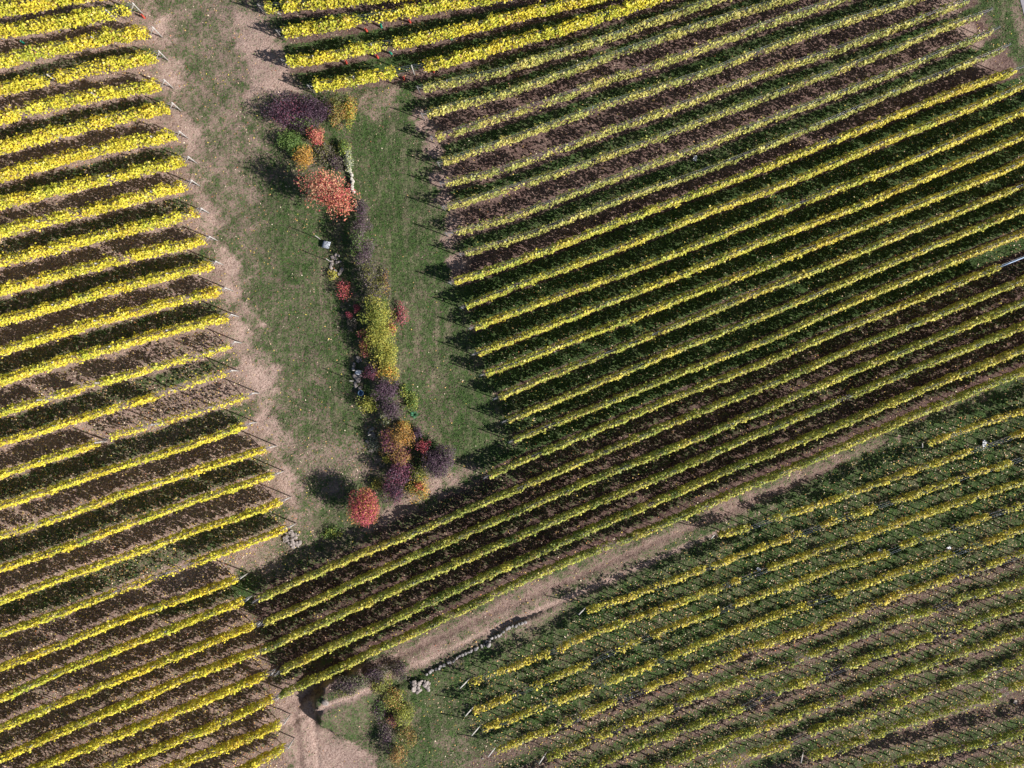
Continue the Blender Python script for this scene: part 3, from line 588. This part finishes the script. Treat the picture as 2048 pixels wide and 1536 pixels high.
# ------------------------------------------------------------------ shrubs and small trees
PALS = {
 'purple': [(.055,.030,.050), (.085,.042,.070), (.115,.060,.090), (.04,.028,.034), (.15,.095,.135)],
 'mauve': [(.10,.070,.080), (.14,.10,.11), (.07,.065,.05), (.18,.13,.14), (.08,.09,.05)],
 'crimson': [(.36,.05,.08), (.42,.09,.12), (.28,.04,.07), (.40,.14,.14)],
 'red': [(.48,.075,.075), (.52,.13,.11), (.44,.06,.10), (.50,.22,.10), (.34,.06,.06)],
 'redgold': [(.40,.06,.085), (.34,.05,.08), (.42,.12,.07), (.46,.28,.06), (.30,.05,.08), (.40,.08,.11)],
 'salmon': [(.54,.27,.16), (.50,.20,.13), (.48,.31,.18), (.48,.12,.10)],
 'orange': [(.62,.30,.05), (.58,.36,.06), (.52,.22,.05), (.45,.30,.08)],
 'rust': [(.30,.15,.06), (.38,.19,.06), (.22,.13,.07), (.42,.25,.06), (.20,.16,.05)],
 'green': [(.07,.13,.03), (.11,.19,.04), (.05,.09,.025), (.18,.26,.06)],
 'olive': [(.20,.21,.05), (.14,.15,.04), (.28,.26,.06), (.10,.11,.04)],
 'lime': [(.26,.30,.055), (.33,.36,.06), (.18,.23,.045), (.40,.37,.07)],
 'yellow': [(.44,.40,.065), (.36,.36,.065), (.46,.37,.07), (.28,.30,.06)],
 'pale': [(.42,.45,.32), (.34,.38,.24), (.52,.52,.42), (.22,.26,.12)],
 'browngrey': [(.16,.13,.11), (.22,.18,.15), (.12,.10,.08), (.14,.14,.08)],
 'plum': [(.20,.05,.09), (.15,.05,.09), (.26,.08,.11), (.10,.04,.06)],
}
def shrub(px, py, rx, ry, h, pal, label, name='shrub', cat='shrub', mix=None, mixf=0.0, dens=1.0, leaf=.105, base=0.0, stem='stem', group='shrubs and small trees of the hedge', loose=0.0, trunk_h=None, ball=False):
    """rx, ry in picture pixels, h in metres, base = height where the crown begins"""
    rx, ry = rx*1.13, ry*1.13; zc = (base+h)/2; x0, y0 = at(px, py, h*0.62); z0 = float(height(x0, y0)); RX, RY = rx/F*H, ry/F*H; RZ = (h-base)/2
    root = empty(name, (x0, y0, z0), label, cat, group)
    nb = int(10+5*max(RX, RY)*4); B = []
    for k in range(nb):                       # clumps placed through the crown
        d = RNG.normal(size=3); d /= np.linalg.norm(d); q = RNG.uniform(.25, .86) if not ball else RNG.uniform(.35, .66)
        B.append((d[0]*RX*q, d[1]*RY*q, d[2]*RZ*q*.9))
    B = np.array(B); rb = RNG.uniform(.26, .52, nb)*min(1.15, 1.0+0*nb)
    wgt = rb**2; n = int(dens*130*(RX*RY*6+RX*RZ*4+.5)*(0.12/leaf)**1.6); n = min(n, 24000); idx = RNG.choice(nb, n, p=wgt/wgt.sum())
    d = RNG.normal(size=(n, 3)); d /= np.linalg.norm(d, axis=1, keepdims=True); q = RNG.uniform(.45, 1.0, n)**.6
    lim = np.array([RX, RY, max(RZ, .4)]); P = B[idx]+d*(rb[idx]*q)[:, None]*lim*(1.0+loose*RNG.random(n))[:, None]
    P[:, 2] += zc; P[:, 2] = np.maximum(P[:, 2], 0.04+RNG.uniform(0, .15, n))
    hz = height(P[:, 0]+x0, P[:, 1]+y0)-z0
    low = P[:, 2] < hz+.03; P[low, 2] = hz[low]+.03+RNG.uniform(0, .12, low.sum())
    pl = np.array(PALS[pal]); col = pl[RNG.integers(0, len(pl), n)]; cb = RNG.integers(0, len(pl), nb); col = col*.42+pl[cb[idx]]*.58
    if mix:
        pm = np.array(PALS[mix]); usem = (RNG.random(nb) < mixf)[idx] ^ (RNG.random(n) < .12); col = np.where(usem[:, None], pm[RNG.integers(0, len(pm), n)], col)
    col = col*RNG.uniform(.7, 1.2, (n, 1))
    V, Qd, C = leaves(P, leaf, col, flat=.3, out=d*.9)
    mesh_obj('crown' if cat == 'tree' else 'foliage', mesh_np('foliage', V, Qd, M_BUSH, C), root)
    # stems: a trunk or a bundle of stems with twigs running to the clumps
    if cat == 'tree':
        th = trunk_h or max(base, h*.3); parts = [tube([(0, 0, -.2), (.03, .02, th*.5), (.0, .03, th)], [.10, .08, .065], 8)]
        for k in range(min(9, nb)):
            e = B[k]+np.array([0, 0, zc]); m = (np.array([0, .03, th])+e)/2+RNG.normal(0, .08, 3); parts.append(tube([(0, .03, th*.95), m, e], [.05, .032, .01], 5))
        v, qq = join(parts); mesh_obj('trunk', mesh_np('trunk', v, qq, M_BARK, smooth=True), root)
    else:
        parts = []
        for k in range(min(12, nb)):
            e = B[k]+np.array([0, 0, zc]); a = np.array([e[0]*.25, e[1]*.25, -.12]); m = (a+e)/2+RNG.normal(0, .05, 3); parts.append(tube([a, m, e], [.028, .02, .007], 5))
        v, qq = join(parts); mesh_obj('stems', mesh_np('stems', v, qq, M_BARK, smooth=True), root)
    return root
SH = [
 # upper clump
 (560,222,32,32,2.3,'purple','large dark purple shrub at the top left corner of the hedge',dict(mix='plum',mixf=.2)),
 (598,213,30,26,2.2,'purple','dark purple shrub in the middle of the top hedge clump',dict(mix='plum',mixf=.15)),
 (635,216,28,26,2.1,'purple','dark purple shrub touching the olive shrub at the hedge top',dict()),
 (600,246,28,18,1.7,'purple','low purple shrub above the pink-leaved bush',dict(mix='green',mixf=.3)),
 (672,222,18,32,1.7,'olive','olive and rust shrub at the top right end of the hedge',dict(mix='rust',mixf=.4)),
 (700,224,12,34,1.3,'lime','narrow lime and orange shrub on the top right hedge edge',dict(mix='orange',mixf=.35)),
 (578,283,30,24,1.5,'green','dark green bush below the top purple shrubs',dict()),
 (596,297,20,18,1.3,'green','small bright green bush above the orange bush',dict(mix='lime',mixf=.3)),
 (633,270,17,19,1.9,'salmon','pink-red small bush under the purple shrubs',dict(mix='red',mixf=.5,loose=.3)),
 (605,314,20,21,2.0,'orange','orange bush between green bush and big red tree',dict(mix='rust',mixf=.25,loose=.2)),
 (650,305,26,28,.55,'browngrey','low grey-brown scrub left of the stone wall',dict(mix='olive',mixf=.4,dens=.8)),
 (686,293,13,16,1.1,'lime','small lime bush beside the scrub near the stone wall',dict(mix='green',mixf=.4)),
 (697,322,10,26,.8,'pale','pale whitish-green creeper growing over the stone wall',dict(mix='lime',mixf=.2)),
 (672,325,16,22,.7,'browngrey','low dark scrub patch above the big red tree',dict(mix='purple',mixf=.3,dens=.7)),
 (722,415,16,22,1.8,'mauve','mauve shrub touching the big red tree, top of the long purple hedge',dict(mix='purple',mixf=.4)),
 (722,452,18,24,2.2,'purple','purple hedge shrub second below the big red tree',dict(mix='mauve',mixf=.6)),
 (716,480,16,26,2.5,'green','dark green shrub on the shady side of the purple hedge',dict(mix='mauve',mixf=.5)),
 (730,500,20,26,2.3,'mauve','mauve grey hedge shrub opposite the grey slab',dict(mix='purple',mixf=.3)),
 (735,543,21,26,2.2,'mauve','mauve and brown hedge shrub above the olive one',dict(mix='olive',mixf=.25)),
 (744,583,22,26,2.1,'olive','olive-brown shrub above the bright yellow-green shrubs',dict(mix='mauve',mixf=.35)),
 (768,560,12,30,.9,'mauve','low mauve-brown shrub strip on the right hedge edge',dict(mix='rust',mixf=.3)),
 (752,625,28,30,2.3,'lime','lime green shrub, uppermost of the bright yellow-green ones',dict(mix='yellow',mixf=.3)),
 (760,668,28,32,2.4,'yellow','bright yellow-green shrub, second of the bright ones',dict(mix='lime',mixf=.4)),
 (768,708,26,30,2.3,'yellow','bright yellow shrub, third of the bright ones',dict(mix='lime',mixf=.25)),
 (778,742,20,20,1.8,'yellow','yellow and orange shrub, lowest of the bright ones',dict(mix='orange',mixf=.3)),
 (800,632,14,26,.9,'crimson','low crimson shrub right of the yellow-green shrubs',dict(mix='mauve',mixf=.35,dens=.6,loose=.3)),
 (782,655,11,16,1.1,'orange','small orange shrub between crimson and yellow shrubs',dict(mix='crimson',mixf=.3,dens=.7)),
 (685,581,17,18,1.5,'red','loose pinkish-red bush left of the black hedge shadow',dict(mix='crimson',mixf=.3,dens=.4,loose=.5)),
 (666,550,10,10,.9,'yellow','tiny yellow bush above the loose pink-red bush',dict(dens=.8,loose=.3)),
 (697,629,7,8,1.0,'crimson','tiny crimson bush, upper of two left of the lime shrub',dict(dens=.9)),
 (712,618,6,9,1.0,'crimson','tiny crimson bush touching the lime shrub',dict(dens=.8)),
 (720,664,10,10,1.0,'crimson','tiny crimson bush beside the second bright shrub',dict(mix='olive',mixf=.4,dens=.7)),
 (729,692,12,26,.9,'rust','rust and red low scrub left of the yellow shrubs',dict(mix='crimson',mixf=.2,dens=.7)),
 (705,646,11,20,.7,'browngrey','brown twiggy scrub below the upper tiny crimson bush',dict(dens=.6)),
 (743,745,18,18,1.6,'plum','plum coloured shrub below the yellow shrubs, by the white block',dict(mix='purple',mixf=.4)),
 (768,778,26,24,2.3,'purple','round dark purple shrub left of the fresh green plants',dict()),
 (780,818,24,26,2.2,'purple','dark purple shrub between yellow bush and green plants',dict(mix='mauve',mixf=.2)),
 (735,808,19,19,1.9,'lime','loose yellow-green bush left of the dark purple shrubs',dict(mix='yellow',mixf=.5,dens=.6,loose=.3)),
 (768,838,15,14,1.3,'pale','pale olive bush below the dark purple shrubs',dict(mix='olive',mixf=.6,dens=.7)),
 (808,782,9,14,.6,'green','small green plant, upper of the pair right of the hedge',dict(mix='lime',mixf=.5)),
 (822,803,15,20,.8,'lime','fresh lime green plant, lower of the pair right of the hedge',dict(mix='green',mixf=.5)),
 (778,884,22,28,2.0,'plum','brownish plum shrub left of the orange-rust shrub',dict(mix='rust',mixf=.35)),
 (806,872,20,30,2.1,'rust','orange-rust shrub in the lower hedge',dict(mix='orange',mixf=.4)),
 (808,852,12,12,1.7,'orange','small orange shrub on top of the lower hedge',dict(mix='yellow',mixf=.25)),
 (800,912,26,20,1.8,'rust','rust and plum shrub above the dark plum shrub',dict(mix='plum',mixf=.4)),
 (833,866,12,13,1.0,'purple','small purple shrub right of the orange-rust shrub',dict()),
 (845,893,13,15,1.6,'crimson','crimson bush left of the round purple shrub',dict(mix='red',mixf=.4)),
 (855,914,11,10,1.3,'orange','small orange bush under the crimson bush',dict(mix='red',mixf=.3)),
 (880,925,31,38,2.5,'purple','round violet shrub at the right end of the lower hedge',dict(mix='mauve',mixf=.2,dens=1.8)),
 (798,948,30,24,2.2,'plum','dark plum shrub above the last purple shrub',dict(mix='purple',mixf=.4)),
 (788,984,26,24,2.0,'purple','violet shrub right of the red round tree',dict(mix='plum',mixf=.3)),
 (832,972,25,30,1.4,'olive','olive and orange shrub at the lower right hedge end',dict(mix='orange',mixf=.25)),
 (840,950,16,18,1.3,'lime','yellow-green shrub beside the dark plum shrub',dict(mix='olive',mixf=.5)),
 (838,973,10,9,1.7,'red','small scarlet bush inside the olive and orange shrub',dict(mix='orange',mixf=.4)),
 (772,919,8,8,.9,'yellow','tiny yellow bush left of the lower hedge',dict()),
 (752,968,14,13,1.0,'olive','thin olive-gold bush above the red round tree',dict(mix='yellow',mixf=.4,dens=.5,loose=.3)),
 (664,1066,20,14,.45,'green','flat green weed patch below the red round tree',dict(mix='lime',mixf=.2)),
 (748,888,14,24,.5,'browngrey','low pale twiggy scrub left of the plum shrub',dict(mix='pale',mixf=.5,dens=.6)),
 # bottom clump
 (772,1470,13,34,1.6,'purple','dark low leafy strip standing in for the shade left of the lower clump',dict(mix='browngrey',mixf=.4)),  # dark foliage added to imitate the black shadow along this side
 (757,1420,13,22,1.3,'green','dark green leafy patch added as shade, left edge of the lower clump',dict(mix='purple',mixf=.4)),  # upper end of the same shadow strip, also done as dark foliage
 (752,1350,22,20,2.4,'purple','tall dark bush casting the black shadow at the track bend',dict(mix='browngrey',mixf=.5,dens=1.2)),
 (700,1372,30,16,1.2,'browngrey','dark scrub along the bank rim at the track bend',dict(mix='purple',mixf=.4)),
 (800,1345,20,18,1.3,'purple','dark purple-brown bush beside the rubble in the lower clump',dict(mix='browngrey',mixf=.5)),
 (762,1368,20,22,2.1,'olive','olive shrub at the top of the lower clump',dict(mix='lime',mixf=.4)),
 (785,1402,22,24,2.3,'lime','lime and brown shrub in the middle of the lower clump',dict(mix='rust',mixf=.35,dens=.8)),
 (808,1434,22,24,2.2,'lime','yellow-green shrub at the right of the lower clump',dict(mix='olive',mixf=.35)),
 (815,1475,20,24,2.1,'olive','olive shrub near the bottom edge in the lower clump',dict(mix='rust',mixf=.4,dens=.7)),
 (788,1440,14,14,1.5,'plum','plum-brown bush inside the lower clump',dict(mix='rust',mixf=.3)),
 (795,1515,20,20,2.2,'rust','rust-brown bush at the bottom edge of the photo',dict(mix='olive',mixf=.4,dens=.8)),
 (725,1352,24,14,1.1,'browngrey','dark twiggy scrub on the shaded bank top',dict(mix='green',mixf=.4,dens=.8)),
 (690,1385,24,16,.5,'browngrey','low grey-green scrub on the earth mound',dict(mix='olive',mixf=.5,dens=.6)),
]
for (px, py, rx, ry, h, pal, lab, kw) in SH:
    grp = 'shrubs of the lower clump' if py > 1200 else 'shrubs and small trees of the hedge'
    shrub(px, py, rx, ry, h, pal, lab, group=grp, **kw)
shrub(648, 368, 38, 24, 5.1, 'salmon', 'large salmon-pink tree with open crown casting a long shadow', name='salmon_tree', cat='tree', mix='red', mixf=.2, dens=.75, loose=.3, base=2.3, leaf=.14)
shrub(664, 400, 46, 30, 4.7, 'red', 'large coral red tree overlapping the salmon tree', name='red_tree', cat='tree', mix='salmon', mixf=.25, dens=.85, loose=.25, base=2.0, leaf=.14)
shrub(726, 1015, 33, 38, 3.9, 'redgold', 'round red and gold tree alone at the bottom of the hedge', name='round_tree', cat='tree', mix='redgold', mixf=.2, dens=2.0, base=.4, leaf=.11, loose=.0, ball=True)

# spiky plant
x, y = at(828, 829, .2); z = float(height(x, y)); parts = []
for k in range(26):
    a = k*2.4; L_ = random.uniform(.3, .5); e = (math.cos(a)*L_, math.sin(a)*L_, random.uniform(.08, .4)); m = (e[0]*.5, e[1]*.5, e[2]*.5+.14); parts.append(tube([(0, 0, 0), m, e], [.02, .022, .004], 4))
v, q = join(parts); o = mesh_obj('spiky_plant', mesh_np('spiky_plant', v, q, noise_mat("blue_green_blade", (.03,.14,.07), (.08,.24,.12), 5))); o.location = (x, y, z)
tag(o, 'spiky blue-green rosette plant below the lime green plants', 'plant')

# ------------------------------------------------------------------ stones, wall, stakes, tubes, litter
def rock_mesh(seed, sx, sy, sz, mat, name='stone'):
    r = np.random.default_rng(seed); n = 5; V = []; Q = []
    g = np.linspace(-1, 1, n)
    import itertools
    idx = {}
    for a in range(3):
        for s in (-1, 1):
            for i in range(n):
                for j in range(n):
                    p = [0, 0, 0]; p[a] = s; p[(a+1) % 3] = g[i]; p[(a+2) % 3] = g[j]; k = tuple(np.round(p, 3))
                    if k not in idx: idx[k] = len(V); V.append(p)
            for i in range(n-1):
                for j in range(n-1):
                    def K(i, j):
                        p = [0, 0, 0]; p[a] = s; p[(a+1) % 3] = g[i]; p[(a+2) % 3] = g[j]; return idx[tuple(np.round(p, 3))]
                    f = [K(i, j), K(i+1, j), K(i+1, j+1), K(i, j+1)]; Q.append(f if s > 0 else f[::-1])
    V = np.array(V, float); ln = np.linalg.norm(V, axis=1, keepdims=True); V = V/ln**.72
    for _ in range(5):                         # chop flat facets
        d = r.normal(size=3); d /= np.linalg.norm(d); c = r.uniform(.62, .9); t = V@d; V = V-np.clip(t-c, 0, None)[:, None]*d
    V += r.normal(0, .03, V.shape); V *= np.array([sx, sy, sz])*.5
    return mesh_np(name, V, np.array(Q), mat)
ROCKS = [rock_mesh(i, *(random.uniform(.7, 1.2) for _ in range(2)), random.uniform(.45, .7), M_ROCK) for i in range(6)]
ROCKG = [rock_mesh(20+i, *(random.uniform(.7, 1.2) for _ in range(2)), random.uniform(.45, .7), M_ROCKG) for i in range(3)]
def stones(n, cx, cy, sx, sy, size, label, group, meshes=ROCKS, pile=0.25, cover=1.0):
    for k in range(n):
        a = random.uniform(0, 6.28); q = math.sqrt(random.random()); px, py = cx+math.cos(a)*q*sx, cy+math.sin(a)*q*sy
        x, y = at(px, py, .1); s = size*random.uniform(.5, 1.25)
        o = bpy.data.objects.new('stone', random.choice(meshes)); link(o); o.scale = (s, s, s); o.location = (x, y, float(height(x, y))+s*.18+pile*(1-q)*random.random()); o.rotation_euler = (random.uniform(-.3, .3), random.uniform(-.3, .3), random.uniform(0, 6.28))
        tag(o, label, 'stone', group)
stones(34, 585, 1081, 17, 19, .38, 'pale stone in the small rubble heap at the row end below the track', 'stones of the small rubble heap')
stones(32, 838, 1372, 22, 13, .36, 'pale stone in the rubble heap above the lower shrub clump', 'stones of the lower rubble heap')
stones(22, 672, 532, 12, 26, .34, 'pale stone on the bank edge left of the purple hedge', 'stones left of the purple hedge', pile=.05)
stones(26, 715, 742, 9, 42, .36, 'pale stone on the bank left of the yellow and plum shrubs', 'stones left of the yellow and plum shrubs', pile=.05)
stones(18, 744, 880, 9, 28, .30, 'pale stone on the bank left of the lower hedge', 'stones left of the lower hedge', pile=.03)
stones(1, 650, 1405, 1, 1, .9, 'single pale boulder on the shaded side of the earth mound', 'boulder on the mound', pile=0)
stones(1, 978, 1290, 1, 1, 1.0, 'grey boulder lying in the dug crack below the long rows', 'boulder in the crack', meshes=ROCKG, pile=0)
stones(1, 925, 1310, 1, 1, .5, 'white stone on the lip of the dug crack', 'stone on the crack lip', pile=0)
stones(1, 2030, 1404, 1, 1, .7, 'white stone between the lowest rows at the right edge', 'stone at right edge', pile=0)
stones(1, 965, 1517, 1, 1, .35, 'small white stone on the grass by the lower right rows', 'stone on lower grass', pile=0)
def wall(name, pts, label, n, size, mat, hgt, up):
    root = None; parts = []; P = at_arr(pts, 0); d = np.r_[0, np.cumsum(np.hypot(*np.diff(P, axis=0).T))]
    ox, oy = P[0]; oz = float(height(ox, oy))
    for k in range(n):
        s = d[-1]*(k+.5)/n; x = np.interp(s, d, P[:, 0])+random.uniform(-.08, .08); y = np.interp(s, d, P[:, 1])+random.uniform(-.08, .08)
        for c in range(up):
            me = rock_mesh(300+k*3+c, size*random.uniform(.8, 1.3), size*random.uniform(.7, 1.1), hgt*random.uniform(.8, 1.1), mat)
            v = np.array([w.co for w in me.vertices]); a = random.uniform(0, 6.28); R = np.array([[math.cos(a), -math.sin(a), 0], [math.sin(a), math.cos(a), 0], [0, 0, 1]]); v = v@R.T+np.array([x-ox, y-oy, float(height(x, y))-oz+hgt*(.35+c*.85)])
            parts.append((v, np.array([list(p.vertices) for p in me.polygons]))); bpy.data.meshes.remove(me)
    v, q = join(parts); o = mesh_obj(name, mesh_np(name, v, q, mat)); o.location = (ox, oy, oz); return tag(o, label, 'wall')
wall('stone_wall', [(690,292),(698,325),(704,352),(708,388)], 'pale dry stone wall running down beside the big red tree', 18, .30, M_ROCKW, .26, 2)
wall('stone_wall', [(1052,1240),(1012,1258),(975,1283),(930,1309),(880,1333),(850,1350)], 'low grey broken stone edging along the crack below the long rows', 34, .32, M_ROCKG, .26, 1)
# grey slab and stakes
v, q = tube([(0, 0, 0), (0, 0, .09)], [.5, .5], 4); me = mesh_np('stone_slab', v*np.array([1.0, .8, 1]), q, noise_mat("grey_slab", (.30,.33,.38), (.42,.45,.50), 3))
x, y = at(650, 487, .8); o = mesh_obj('stone_slab', me); o.location = (x, y, float(height(x, y))+.25); o.rotation_euler = (.25, -.15, .5); tag(o, 'flat blue-grey slab on the bank left of the purple hedge', 'slab')
x, y = at(717, 745, .3); o = mesh_obj('white_block', rock_mesh(77, .65, .5, .55, M_WHITE, 'white_block')); o.location = (x, y, float(height(x, y))+.2); tag(o, 'white block on the bank left of the plum shrub', 'block')
STAKE = post_mesh(.035, 1.9, M_WOOD, 'stake', 6)
for px, py, lab in [(641,479,'thin wooden stake beside the blue-grey slab'), (662,524,'thin wooden stake among the stones below the slab'), (712,741,'thin stake beside the white block'), (744,868,'thin stake left of the plum shrub'), (708,762,'short stake below the white block')]:
    x, y = at(px, py, 0); o = mesh_obj('stake', STAKE); o.location = (x, y, float(height(x, y))); o.scale = (1, 1, 1 if '741' != str(py) else .8); tag(o, lab, 'stake', 'stakes along the hedge')
def lathe(prof, n=12):
    V = [(r*math.cos(2*math.pi*k/n), r*math.sin(2*math.pi*k/n), z) for r, z in prof for k in range(n)]
    Q = [(i*n+k, i*n+(k+1) % n, (i+1)*n+(k+1) % n, (i+1)*n+k) for i in range(len(prof)-1) for k in range(n)]
    return np.array(V), np.array(Q)
bv, bq = lathe([(.001, 0), (.2, 0), (.2, .02), (.24, .45), (.26, .46), (.26, .49), (.225, .49), (.19, .06), (.001, .06)])
x, y = at(722, 786, .3); o = mesh_obj('bucket', mesh_np('bucket', bv, bq, M_BLUE)); o.location = (x, y, float(height(x, y))+.02); tag(o, 'pale blue bucket in the shade left of the dark purple shrubs', 'bucket')
gv, gq = lathe([(.10, 0), (.085, .55), (.092, .56), (.075, .56), (.09, .02)], 10)
TR = mesh_np('vine_guard', gv, gq, M_RED); TG = mesh_np('vine_guard', gv, gq, M_TEAL)
for px, py, c, lab in [(816,22,'g','green vine guard tube, upper, under the second row from the top edge'), (743,2,'g','green vine guard tube at the top edge'), (733,60,'r','red vine guard tube under the gap of the second row'), (820,42,'r','red vine guard tube under the second row, right of the gap'),
                       (762,52,'g','green vine guard tube under the gap of the second row'), (692,125,'r','red vine guard tube under the left part of the third row'), (755,113,'r','red vine guard tube left of the green one under the third row'), (782,105,'g','green vine guard tube under the third row'),
                       (807,156,'r','red vine guard tube below the bare wires'), (867,142,'r','red vine guard tube at the right end of the bare wires'), (902,76,'g','small green vine guard tube under the third row, far right'), (44,84,'g','teal vine guard tube between the top left rows'),
                       (286,33,'r','red guard at the foot of the end post in the top left rows'), (1121,71,'g','green vine guard tube under the long wire row, right part')]:
    x, y = at(px, py, .3); o = mesh_obj('vine_guard', TR if c == 'r' else TG); o.location = (x, y, float(height(x, y))); o.rotation_euler = (random.uniform(-.12, .12), random.uniform(-.12, .12), 0); tag(o, lab, 'vine guard', 'plastic vine guards')
def rag(px, py, s, label):
    n = 7; g = np.linspace(-.5, .5, n); X_, Y_ = np.meshgrid(g, g); Z = .25*np.sin(X_*9+px)*np.cos(Y_*8+py)+.15*RNG.random((n, n))+.25; R_ = 1+.3*RNG.random((n, n))
    V = np.stack([X_*R_*s, Y_*R_*s*.7, np.abs(Z)*s], -1).reshape(-1, 3); I_ = np.arange(n*n).reshape(n, n); q = np.stack([I_[:-1, :-1], I_[:-1, 1:], I_[1:, 1:], I_[1:, :-1]], -1).reshape(-1, 4)
    x, y = at(px, py, .1); o = mesh_obj('plastic_sheet', mesh_np('plastic_sheet', V, q, M_WHITE, smooth=True)); o.location = (x, y, float(height(x, y))+.03); o.rotation_euler[2] = px; tag(o, label, 'plastic sheet')
rag(1390, 317, .42, 'crumpled white plastic lying between two dull green rows in the upper middle')
rag(1968, 887, .5, 'white plastic scrap at the start of the bare wires near the right edge')
rag(1760, 1100, .35, 'small white plastic scrap under the lower right rows, right part')
rag(1517, 1138, .35, 'small white plastic scrap under the lower right rows, left part')
rag(1898, 1096, .3, 'tiny white scrap near the right edge in the lower right plot')
